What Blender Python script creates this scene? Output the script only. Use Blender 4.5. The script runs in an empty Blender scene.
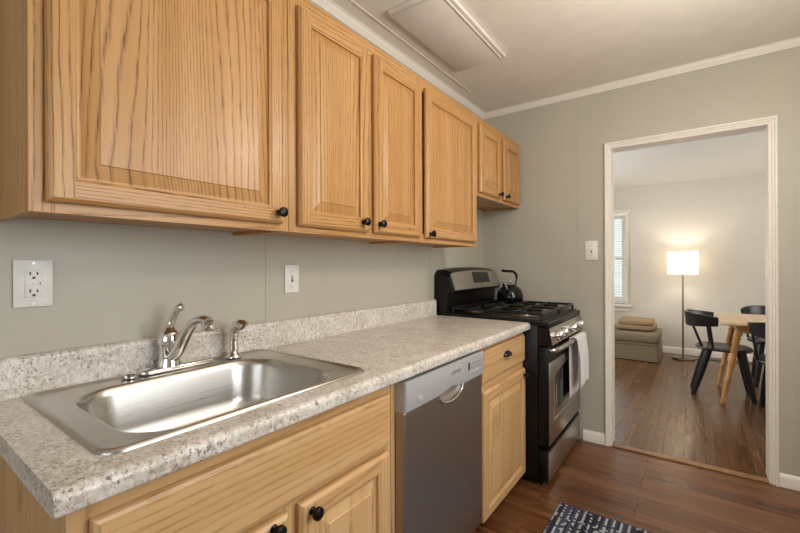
import bpy, bmesh, math, random
from mathutils import Vector, Matrix
random.seed(7)
S = bpy.context.scene
C = S.collection
PI = math.pi

def lin(r, g, b):
    f = lambda v: (v/255/12.92) if v/255 <= .04045 else ((v/255+.055)/1.055)**2.4
    return (f(r), f(g), f(b), 1)

# ------------------------------------------------------------------ camera, sky, lights, exposure
cam = bpy.data.cameras.new('camera'); camo = bpy.data.objects.new('camera', cam); C.objects.link(camo)
cam.sensor_width = 36; cam.lens = 401.64/800*36; cam.shift_y = -1.533/800; cam.clip_start = .02
camo.matrix_world = Matrix.Translation((1.3852, 0, 1.2414)) @ Matrix.Rotation(.6301, 4, 'Z') @ Matrix.Rotation(PI/2, 4, 'X') @ Matrix.Rotation(-.0034, 4, 'Z')
S.camera = camo
w = bpy.data.worlds.new('sky'); S.world = w; w.use_nodes = True
w.node_tree.nodes['Background'].inputs[0].default_value = (.82, .92, 1, 1)
w.node_tree.nodes['Background'].inputs[1].default_value = 1.5
vs = S.view_settings
vs.view_transform = 'Standard'; vs.look = 'None'; vs.gamma = 1; vs.use_curve_mapping = False
vs.exposure = 0.08
S.cycles.use_denoising = True
S.cycles.max_bounces = 10; S.cycles.diffuse_bounces = 6; S.cycles.glossy_bounces = 5
S.cycles.sample_clamp_indirect = 6.0

def area(name, loc, target, sx, sy, power, col=(1, 1, 1), shape='RECTANGLE'):
    l = bpy.data.lights.new(name, 'AREA'); l.shape = shape; l.size = sx; l.size_y = sy; l.energy = power; l.color = col
    o = bpy.data.objects.new(name, l); C.objects.link(o); o.location = loc
    o.rotation_euler = (Vector(target)-Vector(loc)).to_track_quat('-Z', 'Y').to_euler()
    return o
def bulb_light(name, loc, power, radius, col):
    l = bpy.data.lights.new(name, 'POINT'); l.energy = power; l.shadow_soft_size = radius; l.color = col
    o = bpy.data.objects.new(name, l); C.objects.link(o); o.location = loc; return o
bulb_light('ceiling_lamp_light', (1.62, 1.60, 1.98), 29, .12, (1, .92, .80))
area('kitchen_window_light', (2.55, 1.0, 1.55), (0, .8, 1.3), 1.15, 1.1, 20, (.90, .95, 1))
area('rear_fill_light', (1.3, -1.73, 1.6), (1.2, 2.5, 1.9), 1.7, 1.25, 7, (.97, .98, 1))  # soft fill added behind the camera; no window known there
area('dining_left_fill_light', (-.53, 4.7, 1.45), (3, 4.7, 1.9), 1.3, 1.2, 24, (.96, .98, 1))  # added to brighten the dining room from its unseen left side
area('dining_right_fill_light', (3.68, 4.9, 1.5), (.5, 5.2, 1.7), 1.5, 1.2, 24, (1, .95, .88))  # second added dining fill, from the unseen right side

# ------------------------------------------------------------------ materials
def newmat(name):
    m = bpy.data.materials.new(name); m.use_nodes = True
    nt = m.node_tree; return m, nt, nt.nodes['Principled BSDF']
def N(nt, t, **kw):
    n = nt.nodes.new(t)
    for k, v in kw.items():
        if k.startswith('i_'): n.inputs[int(k[2:])].default_value = v
        else: setattr(n, k, v)
    return n
def L(nt, a, b): nt.links.new(a, b)
def math_(nt, op, a, b=None, c=None):
    n = nt.nodes.new('ShaderNodeMath'); n.operation = op
    for i, v in enumerate((a, b, c)):
        if v is None: continue
        if isinstance(v, (int, float)): n.inputs[i].default_value = v
        else: nt.links.new(v, n.inputs[i])
    return n.outputs[0]
def ramp(nt, fac, stops, interp='LINEAR'):
    r = nt.nodes.new('ShaderNodeValToRGB'); r.color_ramp.interpolation = interp
    e = r.color_ramp.elements
    while len(e) < len(stops): e.new(.5)
    for el, (p, c) in zip(e, stops): el.position = p; el.color = c
    nt.links.new(fac, r.inputs[0]); return r.outputs[0]
def mix(nt, fac, a, b, mode='MIX'):
    n = nt.nodes.new('ShaderNodeMix'); n.data_type = 'RGBA'; n.blend_type = mode
    for i, v in ((0, fac), (6, a), (7, b)):
        if isinstance(v, (int, float, tuple)): n.inputs[i].default_value = v
        else: nt.links.new(v, n.inputs[i])
    return n.outputs[2]
def noise(nt, vec, scale, detail=3, rough=.55, dist=0):
    n = N(nt, 'ShaderNodeTexNoise'); n.inputs['Scale'].default_value = scale; n.inputs['Detail'].default_value = detail
    n.inputs['Roughness'].default_value = rough; n.inputs['Distortion'].default_value = dist
    if vec is not None: nt.links.new(vec, n.inputs['Vector'])
    return n.outputs[0]
def coords(nt, scale=(1, 1, 1), rnd=0, rot=(0, 0, 0)):
    tc = N(nt, 'ShaderNodeTexCoord'); mp = N(nt, 'ShaderNodeMapping'); mp.inputs['Scale'].default_value = scale
    mp.inputs['Rotation'].default_value = rot
    v = tc.outputs['Object']
    if rnd:
        oi = N(nt, 'ShaderNodeObjectInfo'); k = math_(nt, 'MULTIPLY', oi.outputs['Random'], rnd)
        cb = N(nt, 'ShaderNodeCombineXYZ')
        for i in range(3): nt.links.new(k, cb.inputs[i])
        ad = N(nt, 'ShaderNodeVectorMath', operation='ADD'); nt.links.new(v, ad.inputs[0]); nt.links.new(cb.outputs[0], ad.inputs[1]); v = ad.outputs[0]
    nt.links.new(v, mp.inputs[0]); return mp.outputs[0]
def bump(nt, bsdf, h, strength, dist=.002):
    b = N(nt, 'ShaderNodeBump'); b.inputs['Strength'].default_value = strength; b.inputs['Distance'].default_value = dist
    nt.links.new(h, b.inputs['Height']); nt.links.new(b.outputs[0], bsdf.inputs['Normal'])
def simple(name, col, rough=.5, metal=0, var=.06, nscale=30, bmp=0, spec=.5, emit=None, es=0):
    m, nt, b = newmat(name)
    n = noise(nt, coords(nt), nscale, 3)
    lo = tuple(c*(1-var) for c in col[:3])+(1,); hi = tuple(min(1, c*(1+var)) for c in col[:3])+(1,)
    L(nt, ramp(nt, n, [(.3, lo), (.7, hi)]), b.inputs['Base Color'])
    b.inputs['Roughness'].default_value = rough; b.inputs['Metallic'].default_value = metal
    b.inputs['Specular IOR Level'].default_value = spec
    if bmp: bump(nt, b, n, bmp)
    if emit: b.inputs['Emission Color'].default_value = emit; b.inputs['Emission Strength'].default_value = es
    return m

def oak(name, along, light, mid, dark, contrast=.8, lines=62, rough=.36, amp=.20):
    m, nt, b = newmat(name)
    tc = N(nt, 'ShaderNodeTexCoord'); sp = N(nt, 'ShaderNodeSeparateXYZ')
    oi = N(nt, 'ShaderNodeObjectInfo'); seed = math_(nt, 'MULTIPLY', oi.outputs['Random'], 53.0)
    L(nt, tc.outputs['Object'], sp.inputs[0])
    x, y, z = sp.outputs
    ac, al = ((math_(nt, 'ADD', x, y)), z) if along == 'z' else ((math_(nt, 'ADD', x, z)), y)
    def vec(sa, sl, off=0):
        cb = N(nt, 'ShaderNodeCombineXYZ')
        L(nt, math_(nt, 'MULTIPLY', ac, sa), cb.inputs[0]); L(nt, math_(nt, 'MULTIPLY', al, sl), cb.inputs[1])
        L(nt, math_(nt, 'ADD', seed, off), cb.inputs[2]); return cb.outputs[0]
    big = noise(nt, vec(3.2, .26), 1, 1.0, .4)
    wob = noise(nt, vec(40, 7, 3), 1, 2, .5)
    t = math_(nt, 'ADD', math_(nt, 'MULTIPLY', big, lines*amp), math_(nt, 'MULTIPLY', ac, lines*.62))
    t = math_(nt, 'ADD', t, math_(nt, 'MULTIPLY', wob, .55))
    fr = math_(nt, 'FRACT', t)
    band = ramp(nt, fr, [(0, (1, 1, 1, 1)), (.10, (.6, .6, .6, 1)), (.24, (.08, .08, .08, 1)), (.8, (0, 0, 0, 1)), (.97, (.45, .45, .45, 1)), (1, (1, 1, 1, 1))])
    pore = noise(nt, vec(480, 16, 7), 1, 3, .6)
    pr = ramp(nt, pore, [(.40, (0, 0, 0, 1)), (.56, (1, 1, 1, 1))])
    amount = math_(nt, 'MULTIPLY', band, math_(nt, 'MULTIPLY_ADD', pr, .85, .18))
    soft = noise(nt, vec(16, .8, 11), 1, 2, .5)
    base = ramp(nt, soft, [(.3, mid), (.65, light)])
    fine = math_(nt, 'MULTIPLY', ramp(nt, pore, [(.55, (0, 0, 0, 1)), (.8, (1, 1, 1, 1))]), .22)
    base = mix(nt, fine, base, dark)
    L(nt, mix(nt, math_(nt, 'MULTIPLY', amount, contrast), base, dark), b.inputs['Base Color'])
    b.inputs['Roughness'].default_value = rough; b.inputs['Specular IOR Level'].default_value = .45
    bump(nt, b, math_(nt, 'SUBTRACT', 1.0, amount), .12, .001)
    return m

M = {}
UL, UM, UD = lin(203, 154, 98), lin(188, 137, 79), lin(104, 58, 24)
M['oak_v'] = oak('oak vertical grain', 'z', UL, UM, UD, .95, 120)
M['oak_h'] = oak('oak horizontal grain', 'y', UL, UM, UD, .95, 120)
BL, BM_, BD = lin(215, 175, 125), lin(204, 161, 110), lin(150, 102, 56)  # base cabinet oak: lighter copy, the stronger light there put into the colour
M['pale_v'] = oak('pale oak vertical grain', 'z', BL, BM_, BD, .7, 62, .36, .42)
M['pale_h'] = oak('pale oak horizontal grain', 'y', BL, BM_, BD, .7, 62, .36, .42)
M['knob'] = simple('oil rubbed bronze', lin(34, 27, 25), .28, .6)
M['chrome'] = simple('chrome', (.80, .79, .77, 1), .09, 1, .02)
M['white_plate'] = simple('white plastic', lin(232, 229, 222), .35)
M['slot'] = simple('dark slot', lin(70, 66, 62), .6)
M['black'] = simple('black enamel', lin(17, 14, 13), .3, 0, spec=.3)
M['black_matte'] = simple('cast iron', lin(24, 23, 22), .32, .2, bmp=.2, nscale=200)
M['black_glass'] = simple('black glass', lin(10, 10, 11), .06)
M['trim'] = simple('white trim paint', lin(236, 229, 219), .4, var=.02)
M['wall'] = simple('sage grey wall paint', lin(184, 178, 163), .42, var=.02, nscale=4)
M['dwall'] = simple('warm white wall paint', lin(214, 207, 197), .75, var=.02, nscale=4)
M['ceiling'] = simple('ceiling paint', lin(236, 229, 218), .8, var=.03, nscale=9, bmp=.15)
M['dceiling'] = simple('textured ceiling paint', lin(226, 223, 217), .9, var=.03, nscale=22, bmp=.6)
M['chair'] = simple('black chair paint', lin(22, 23, 26), .35)
M['towel'] = simple('white towel cloth', lin(222, 216, 216), .95, bmp=.5, nscale=300)
M['ottoman'] = simple('olive brown upholstery', lin(132, 118, 96), .9, bmp=.3, nscale=250)
M['blanket'] = simple('tan blanket', lin(158, 132, 101), .95, var=.15, bmp=.5, nscale=120)
M['blind'] = simple('white blind', lin(240, 238, 234), .5)
M['leaf'] = simple('green leaves', lin(94, 138, 84), .7, var=.4, nscale=9)
M['lawn'] = simple('lawn grass', lin(120, 150, 95), .9, var=.3, nscale=9)
M['cord'] = simple('black cord', lin(30, 28, 26), .5)
M['grey_text'] = simple('grey print', lin(60, 62, 66), .5)
M['button'] = simple('silver buttons', lin(196, 196, 194), .3, .3)
M['burner'] = simple('aluminium burner', lin(150, 140, 128), .35, .9)
M['nickel'] = simple('brushed nickel lamp pole', lin(150, 140, 128), .25, 1)

def stainless(name, col, along, rough=.27, bstr=.05):
    m, nt, b = newmat(name)
    sc = {'y': (260, 3, 260), 'z': (260, 260, 3), 'x': (3, 260, 260)}[along]
    n = noise(nt, coords(nt, sc), 1, 3)
    lo = tuple(c*.93 for c in col[:3])+(1,)
    L(nt, ramp(nt, n, [(.3, lo), (.7, col)]), b.inputs['Base Color'])
    L(nt, math_(nt, 'MULTIPLY_ADD', n, .12, rough-.06), b.inputs['Roughness'])
    b.inputs['Metallic'].default_value = 1
    if bstr: bump(nt, b, n, bstr, .0006)
    return m
M['steel'] = stainless('brushed stainless sink', lin(196, 191, 184), 'y', .29, 0)
M['dw_steel'] = stainless('brushed stainless dishwasher door', lin(184, 179, 174), 'y', .38, 0)
M['dw_panel'] = simple('silver painted control panel', lin(188, 188, 187), .38, .3, .02)
M['range_steel'] = stainless('brushed stainless range', lin(190, 184, 175), 'y', .3)

def granite():
    m, nt, b = newmat('speckled stone laminate')
    v = coords(nt)
    warp = noise(nt, v, 11, 3)
    st = noise(nt, coords(nt, (34, 85, 85)), 1, 4, .62, .5)
    a = noise(nt, v, 75, 4, .65, .3)
    base = ramp(nt, math_(nt, 'MULTIPLY_ADD', warp, .35, math_(nt, 'MULTIPLY', a, .65)), [(.36, lin(186, 175, 161)), (.5, lin(214, 205, 195)), (.62, lin(233, 227, 220))])
    patch = ramp(nt, noise(nt, v, 13, 2), [(.40, (.1, .1, .1, 1)), (.62, (1, 1, 1, 1))])
    brown = ramp(nt, st, [(.52, (0, 0, 0, 1)), (.64, (1, 1, 1, 1))])
    base = mix(nt, math_(nt, 'MULTIPLY', math_(nt, 'MULTIPLY', brown, patch), .72), base, lin(158, 139, 120))
    s1 = noise(nt, v, 135, 3, .62)
    sp = ramp(nt, s1, [(.56, (0, 0, 0, 1)), (.62, (1, 1, 1, 1))])
    base = mix(nt, math_(nt, 'MULTIPLY', math_(nt, 'MULTIPLY', sp, math_(nt, 'MULTIPLY_ADD', patch, .7, .3)), .9), base, lin(106, 98, 94))
    s2 = noise(nt, v, 60, 3, .6)
    dk = ramp(nt, s2, [(.66, (0, 0, 0, 1)), (.71, (1, 1, 1, 1))])
    base = mix(nt, math_(nt, 'MULTIPLY', dk, .75), base, lin(74, 68, 66))
    L(nt, base, b.inputs['Base Color'])
    b.inputs['Roughness'].default_value = .3; b.inputs['Specular IOR Level'].default_value = .5
    return m
M['granite'] = granite()

def planks(name, along, width, length, c_dark, c_mid, c_light, rough, gap=.0012):
    m, nt, b = newmat(name)
    rot = (0, 0, 0) if along == 'x' else (0, 0, PI/2)
    v = coords(nt, (1, 1, 1), 0, rot)
    br = N(nt, 'ShaderNodeTexBrick'); L(nt, v, br.inputs['Vector'])
    br.offset = .37; br.offset_frequency = 3; br.squash = 1
    br.inputs['Color1'].default_value = (0, 0, 0, 1); br.inputs['Color2'].default_value = (1, 1, 1, 1); br.inputs['Mortar'].default_value = (0, 0, 0, 1)
    br.inputs['Scale'].default_value = 1; br.inputs['Mortar Size'].default_value = gap; br.inputs['Mortar Smooth'].default_value = .2
    br.inputs['Bias'].default_value = 0; br.inputs['Brick Width'].default_value = length; br.inputs['Row Height'].default_value = width
    rnd = br.outputs['Color']; mort = br.outputs['Fac']
    cb = N(nt, 'ShaderNodeVectorMath', operation='SCALE'); L(nt, rnd, cb.inputs[0]); cb.inputs['Scale'].default_value = 19
    ad = N(nt, 'ShaderNodeVectorMath', operation='ADD'); L(nt, v, ad.inputs[0]); L(nt, cb.outputs[0], ad.inputs[1])
    mp = N(nt, 'ShaderNodeMapping'); mp.inputs['Scale'].default_value = (1.5, 34, 34); L(nt, ad.outputs[0], mp.inputs[0])
    g = noise(nt, mp.outputs[0], 1, 5, .6, .25)
    mp2 = N(nt, 'ShaderNodeMapping'); mp2.inputs['Scale'].default_value = (9, 220, 220); L(nt, ad.outputs[0], mp2.inputs[0])
    f = noise(nt, mp2.outputs[0], 1, 3, .6)
    t = math_(nt, 'ADD', math_(nt, 'MULTIPLY', g, .80), math_(nt, 'MULTIPLY', rnd, .17))
    t = math_(nt, 'ADD', t, math_(nt, 'MULTIPLY_ADD', f, .24, -.12))
    col = ramp(nt, t, [(.22, c_dark), (.5, c_mid), (.80, c_light)])
    col = mix(nt, math_(nt, 'MULTIPLY', mort, .8), col, tuple(c*.25 for c in c_dark[:3])+(1,))
    L(nt, col, b.inputs['Base Color'])
    L(nt, math_(nt, 'MULTIPLY_ADD', rnd, .1, math_(nt, 'MULTIPLY_ADD', g, .12, rough-.1)), b.inputs['Roughness'])
    b.inputs['Specular IOR Level'].default_value = .45
    h = math_(nt, 'SUBTRACT', math_(nt, 'MULTIPLY_ADD', f, .12, math_(nt, 'MULTIPLY', rnd, .15)), mort)
    bump(nt, b, h, .35, .0015)
    return m
M['floor'] = planks('dark wood planks', 'x', .118, 1.15, lin(64, 38, 22), lin(112, 72, 43), lin(148, 103, 66), .27)
M['dfloor'] = planks('oak strip flooring', 'y', .058, .9, lin(76, 50, 30), lin(104, 71, 44), lin(126, 90, 58), .24, .0024)
M['table'] = oak('pine table top', 'y', lin(216, 190, 154), lin(206, 177, 139), lin(188, 152, 110), .2, 30)
M['table_leg'] = oak('honey pine leg', 'z', lin(206, 156, 96), lin(190, 138, 80), lin(140, 92, 46), .5, 40)
M['threshold'] = oak('threshold oak', 'y', lin(160, 120, 80), lin(140, 100, 64), lin(100, 66, 38), .5, 40)

def shade_mat():
    m, nt, b = newmat('linen lamp shade')
    tr = N(nt, 'ShaderNodeBsdfTranslucent'); tr.inputs[0].default_value = (.95, .90, .80, 1)
    df = N(nt, 'ShaderNodeBsdfDiffuse'); n = noise(nt, coords(nt, (200, 200, 60)), 1, 2)
    L(nt, ramp(nt, n, [(.3, lin(236, 230, 216)), (.7, lin(246, 242, 232))]), df.inputs[0])
    mx = N(nt, 'ShaderNodeMixShader'); mx.inputs[0].default_value = .5
    L(nt, df.outputs[0], mx.inputs[1]); L(nt, tr.outputs[0], mx.inputs[2])
    L(nt, mx.outputs[0], nt.nodes['Material Output'].inputs[0]); return m
M['shade'] = shade_mat()
def glass_mat():
    m, nt, b = newmat('clear window glass')
    t = N(nt, 'ShaderNodeBsdfTransparent'); g = N(nt, 'ShaderNodeBsdfGlossy'); g.inputs['Roughness'].default_value = .02
    n = noise(nt, coords(nt), 2, 2); L(nt, ramp(nt, n, [(0, (.95, .98, .97, 1)), (1, (.98, 1, .99, 1))]), t.inputs[0])
    mx = N(nt, 'ShaderNodeMixShader'); mx.inputs[0].default_value = .06
    L(nt, t.outputs[0], mx.inputs[1]); L(nt, g.outputs[0], mx.inputs[2]); L(nt, mx.outputs[0], nt.nodes['Material Output'].inputs[0]); return m
M['glass'] = glass_mat()
def rug_mat():
    m, nt, b = newmat('navy woven rug')
    v = coords(nt)
    sp = N(nt, 'ShaderNodeSeparateXYZ'); L(nt, v, sp.inputs[0])
    cx = math_(nt, 'FLOOR', math_(nt, 'DIVIDE', sp.outputs[0], .0105))
    cy = math_(nt, 'FLOOR', math_(nt, 'ADD', math_(nt, 'DIVIDE', sp.outputs[1], .013), math_(nt, 'MULTIPLY', cx, .5)))
    cb = N(nt, 'ShaderNodeCombineXYZ'); L(nt, cx, cb.inputs[0]); L(nt, cy, cb.inputs[1])
    wn = N(nt, 'ShaderNodeTexWhiteNoise'); wn.noise_dimensions = '2D'; L(nt, cb.outputs[0], wn.inputs['Vector'])
    wc = N(nt, 'ShaderNodeTexWhiteNoise'); wc.noise_dimensions = '1D'; L(nt, cx, wc.inputs['W'])
    rowp = math_(nt, 'LESS_THAN', math_(nt, 'MODULO', math_(nt, 'ADD', cx, 600.0), 3.0), .5)
    few = math_(nt, 'MULTIPLY', math_(nt, 'GREATER_THAN', wn.outputs[0], .28), rowp)
    stray = math_(nt, 'GREATER_THAN', wn.outputs[0], .93)
    on = math_(nt, 'MAXIMUM', few, stray)
    fy = math_(nt, 'FRACT', math_(nt, 'ADD', math_(nt, 'DIVIDE', sp.outputs[1], .013), math_(nt, 'MULTIPLY', cx, .5)))
    on = math_(nt, 'MULTIPLY', on, math_(nt, 'LESS_THAN', fy, .62))
    navy = ramp(nt, wc.outputs[0], [(0, lin(28, 30, 44)), (.5, lin(44, 47, 66)), (1, lin(70, 74, 96))])
    L(nt, mix(nt, on, navy, lin(206, 204, 204)), b.inputs['Base Color'])
    b.inputs['Roughness'].default_value = .95
    bump(nt, b, noise(nt, v, 300, 2), .5, .003)
    return m
M['rug'] = rug_mat()

# ------------------------------------------------------------------ mesh helpers
OFF = {}
class MB:
    def __init__(s): s.bm = bmesh.new()
    def face(s, pts, mi=0):
        f = s.bm.faces.new([s.bm.verts.new(p) for p in pts]); f.material_index = mi; return f
    def box(s, x0, x1, y0, y1, z0, z1, bev=0, mi=0, seg=2):
        v = [s.bm.verts.new(p) for p in ((x0,y0,z0),(x1,y0,z0),(x1,y1,z0),(x0,y1,z0),(x0,y0,z1),(x1,y0,z1),(x1,y1,z1),(x0,y1,z1))]
        fs = [s.bm.faces.new([v[i] for i in q]) for q in ((3,2,1,0),(4,5,6,7),(0,1,5,4),(1,2,6,5),(2,3,7,6),(3,0,4,7))]
        for f in fs: f.material_index = mi
        if bev:
            es = list({e for f in fs for e in f.edges})
            r = bmesh.ops.bevel(s.bm, geom=es, offset=bev, segments=seg, affect='EDGES', profile=.5)
            for f in r['faces']: f.material_index = mi
        return s
    def loft(s, rings, cap0=True, cap1=True, mi=0, closed=True):
        R = [[s.bm.verts.new(p) for p in r] for r in rings]; n = len(R[0])
        for a, b in zip(R, R[1:]):
            for i in range(n if closed else n-1):
                f = s.bm.faces.new((a[i], a[(i+1) % n], b[(i+1) % n], b[i])); f.material_index = mi
        if cap0: s.bm.faces.new(R[0][::-1]).material_index = mi
        if cap1: s.bm.faces.new(R[-1]).material_index = mi
        return s
    def tube(s, path, r, n=12, mi=0, flat=1.0, up=(0, 0, 1)):
        P = [Vector(p) for p in path]; rs = r if isinstance(r, (list, tuple)) else [r]*len(P)
        rings = []; prev = None
        for i, p in enumerate(P):
            d = (P[min(i+1, len(P)-1)]-P[max(i-1, 0)]).normalized()
            if prev is None:
                a = Vector(up) if abs(d.dot(Vector(up))) < .95 else Vector((1, 0, 0))
                u = d.cross(a).normalized()
            else: u = (prev-d*prev.dot(d)).normalized()
            prev = u; v = d.cross(u)
            rings.append([p+(u*math.cos(t)+v*math.sin(t)*flat)*rs[i] for t in (2*PI*k/n for k in range(n))])
        return s.loft(rings, mi=mi)
    def lathe(s, prof, c, axis='z', n=28, mi=0, caps=True):
        def pt(r, h, t):
            a, b = r*math.cos(t), r*math.sin(t)
            return {'z': (c[0]+a, c[1]+b, c[2]+h), 'x': (c[0]+h, c[1]+a, c[2]+b), 'y': (c[0]+b, c[1]+h, c[2]+a)}[axis]
        return s.loft([[pt(r, h, 2*PI*k/n) for k in range(n)] for r, h in prof], caps, caps, mi)
    def prism(s, poly, axis, a0, a1, mi=0):
        def pt(p, a): return {'y': (p[0], a, p[1]), 'x': (a, p[0], p[1]), 'z': (p[0], p[1], a)}[axis]
        return s.loft([[pt(p, a0) for p in poly], [pt(p, a1) for p in poly]], mi=mi)
    def xform(s, m): bmesh.ops.transform(s.bm, matrix=m, verts=s.bm.verts); return s
    def build(s, name, mats, parent=None, sharp=35, local=False, subsurf=0):
        bm = s.bm
        bmesh.ops.recalc_face_normals(bm, faces=bm.faces)
        off = Vector((0, 0, 0)) if (parent is None or local) else OFF.get(parent.name_full, Vector((0, 0, 0)))
        if off.length: bmesh.ops.translate(bm, vec=-off, verts=bm.verts)
        me = bpy.data.meshes.new(name); bm.to_mesh(me); bm.free()
        for p in me.polygons: p.use_smooth = True
        me.set_sharp_from_angle(angle=math.radians(sharp))
        for m in (mats if isinstance(mats, (list, tuple)) else [mats]): me.materials.append(M[m] if isinstance(m, str) else m)
        o = bpy.data.objects.new(name, me); C.objects.link(o)
        if parent: o.parent = parent; OFF[o.name_full] = off
        if subsurf:
            md = o.modifiers.new('smooth', 'SUBSURF'); md.levels = subsurf; md.render_levels = subsurf
        return o
def thing(name, label, cat, loc=(0, 0, 0), group=None):
    o = bpy.data.objects.new(name, None); C.objects.link(o); o.location = loc; o.empty_display_size = .05
    o['label'] = label; o['category'] = cat
    if group: o['group'] = group
    OFF[o.name_full] = Vector(loc); return o
def tag(o, label, cat, group=None, kind=None):
    o['label'] = label; o['category'] = cat
    if group: o['group'] = group
    if kind: o['kind'] = kind
    return o
def struct(name, mb, mat, parent=None):
    o = mb.build(name, mat, parent)
    if parent is None: o['kind'] = 'structure'
    return o
def rrect(x0, x1, y0, y1, r, z, n=8):
    pts = []
    for cx, cy, a0 in ((x1-r, y1-r, 0), (x0+r, y1-r, PI/2), (x0+r, y0+r, PI), (x1-r, y0+r, 1.5*PI)):
        for k in range(n+1):
            a = a0+PI/2*k/n; pts.append((cx+r*math.cos(a), cy+r*math.sin(a), z))
    return pts
def smooth_path(pts, n=8):
    P = [Vector(p) for p in pts]; out = []
    for i in range(len(P)-1):
        p0, p1, p2, p3 = P[max(i-1, 0)], P[i], P[i+1], P[min(i+2, len(P)-1)]
        for k in range(n):
            t = k/n
            out.append(.5*((2*p1)+(p2-p0)*t+(2*p0-5*p1+4*p2-p3)*t*t+(3*p1-p0-3*p2+p3)*t**3))
    return out+[P[-1]]
def text_mesh(txt, size, name, mat, parent, loc, rot):
    cu = bpy.data.curves.new(name, 'FONT'); cu.body = txt; cu.size = size; cu.extrude = .0003; cu.align_x = 'CENTER'; cu.align_y = 'CENTER'
    t = bpy.data.objects.new(name+'_tmp', cu); C.objects.link(t)
    me = bpy.data.meshes.new_from_object(t.evaluated_get(bpy.context.evaluated_depsgraph_get()))
    bpy.data.objects.remove(t); me.name = name; me.materials.clear(); me.materials.append(M[mat])
    me.transform(Matrix.Translation(loc) @ rot.to_4x4())
    me.transform(Matrix.Translation(-OFF[parent.name_full]))
    o = bpy.data.objects.new(name, me); C.objects.link(o); o.parent = parent; return o

# ------------------------------------------------------------------ the room
D = 3.062; RX = 2.56; BY = -1.75; CH = 2.468
DX0, DX1, DZ = .929, 1.737, 2.036          # doorway opening
WT = .12; DY = D+WT; FY = 6.75; DCH = 2.37; DLX, DRX = -.55, 3.7
struct('floor', MB().box(-.12, RX+.12, BY-.12, D+.02, -.06, 0), 'floor')
struct('floor_dining', MB().box(DLX-.12, DRX+.12, D+.02, FY+.12, -.06, 0), 'dfloor')
struct('ceiling', MB().box(-.12, RX+.12, BY-.12, DY, CH, CH+.06), 'ceiling')
struct('ceiling_dining', MB().box(DLX-.12, DRX+.12, DY, FY+.12, DCH, DCH+.06), 'dceiling')
mb = MB().box(-.12, 0, BY-.12, D, 0, CH)
for y in (.986, 2.222): mb.box(-.001, .0016, y-.003, y+.003, 0, CH)
struct('wall_left', mb, 'wall')
mb = MB().box(-.12, DX0, D, DY, 0, CH).box(DX1, DRX+.12, D, DY, 0, CH).box(DX0, DX1, D, DY, DZ, CH)
for x in (.091, .718, 1.842): mb.box(x-.003, x+.003, D-.0016, D+.001, 0, CH)
struct('wall_far', mb, 'wall')
# the dining room's own face of that wall
mb = MB().box(DLX, DX0, DY, DY+.01, 0, DCH).box(DX1, DRX, DY, DY+.01, 0, DCH).box(DX0, DX1, DY, DY+.01, DZ, DCH)
struct('wall_dining_near', mb, 'dwall')
def wall_with_hole_x(name, x0, x1, y0, y1, hy0, hy1, hz0, hz1, top, mat):
    mb = MB().box(x0, x1, y0, hy0, 0, top).box(x0, x1, hy1, y1, 0, top).box(x0, x1, hy0, hy1, 0, hz0).box(x0, x1, hy0, hy1, hz1, top)
    return struct(name, mb, mat)
def wall_with_hole_y(name, x0, x1, y0, y1, hx0, hx1, hz0, hz1, top, mat):
    mb = MB().box(x0, hx0, y0, y1, 0, top).box(hx1, x1, y0, y1, 0, top).box(hx0, hx1, y0, y1, 0, hz0).box(hx0, hx1, y0, y1, hz1, top)
    return struct(name, mb, mat)
wall_with_hole_x('wall_right', RX, RX+.12, BY-.12, D, .4, 1.6, .95, 2.1, CH, 'wall')
wall_with_hole_y('wall_near', -.12, RX+.12, BY-.12, BY, .4, 2.2, .9, 2.2, CH, 'wall')
wall_with_hole_y('wall_dining_far', DLX-.12, DRX+.12, FY, FY+.12, -.1, .575, .70, 1.96, DCH, 'dwall')
wall_with_hole_x('wall_dining_left', DLX-.12, DLX, DY, FY, 4.0, 5.4, .8, 2.1, DCH, 'dwall')
wall_with_hole_x('wall_dining_right', DRX, DRX+.12, DY, FY, 4.1, 5.7, .85, 2.15, DCH, 'dwall')
def window(name, axis, a0, a1, z0, z1, p, depth, inward):
    """frame + middle rail + pane in an opening; axis is the direction the opening runs along"""
    mb = MB()
    def b(u0, u1, v0, v1, d0, d1):
        if axis == 'x': mb.box(u0, u1, min(d0, d1), max(d0, d1), v0, v1, .003)
        else: mb.box(min(d0, d1), max(d0, d1), u0, u1, v0, v1, .003)
    f = .045; zm = (z0+z1)/2
    q0, q1 = p, p+depth
    b(a0, a0+f, z0, z1, q0, q1); b(a1-f, a1, z0, z1, q0, q1); b(a0+f, a1-f, z0, z0+f, q0, q1); b(a0+f, a1-f, z1-f, z1, q0, q1); b(a0+f, a1-f, zm-.02, zm+.02, q0, q1)
    o = struct(name, mb, 'trim')
    g = MB(); m_ = (q0+q1)/2
    for lo, hi in ((z0+f, zm-.02), (zm+.02, z1-f)):
        if axis == 'x': g.box(a0+f, a1-f, m_-.003, m_+.003, lo, hi)
        else: g.box(m_-.003, m_+.003, a0+f, a1-f, lo, hi)
    g.build('window_pane', 'glass', o)
    return o
w1 = window('window_1', 'x', -.1, .575, .70, 1.96, FY+.03, .05, -1)
MB().box(-.17, .655, FY-.075, FY-.001, .615, .655, .004).build('window_sill', 'trim', w1)
MB().box(-.15, .63, FY-.022, FY-.001, .545, .610, .004).build('window_apron', 'trim', w1)
mb = MB().box(-.16, .64, FY-.03, FY-.001, 1.965, 2.02, .004).box(-.18, .66, FY-.05, FY-.001, 2.02, 2.045, .004)
mb.box(.578, .625, FY-.022, FY-.001, .660, 1.963, .003).box(-.15, -.103, FY-.022, FY-.001, .660, 1.963, .003)
mb.build('window_casing', 'trim', w1)
window('window_2', 'y', .4, 1.6, .95, 2.1, RX+.03, .05, 1)
window('added_window_4', 'y', 4.0, 5.4, .8, 2.1, DLX-.09, .05, 1)  # unseen window, added to go with the dining fill on the left
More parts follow.
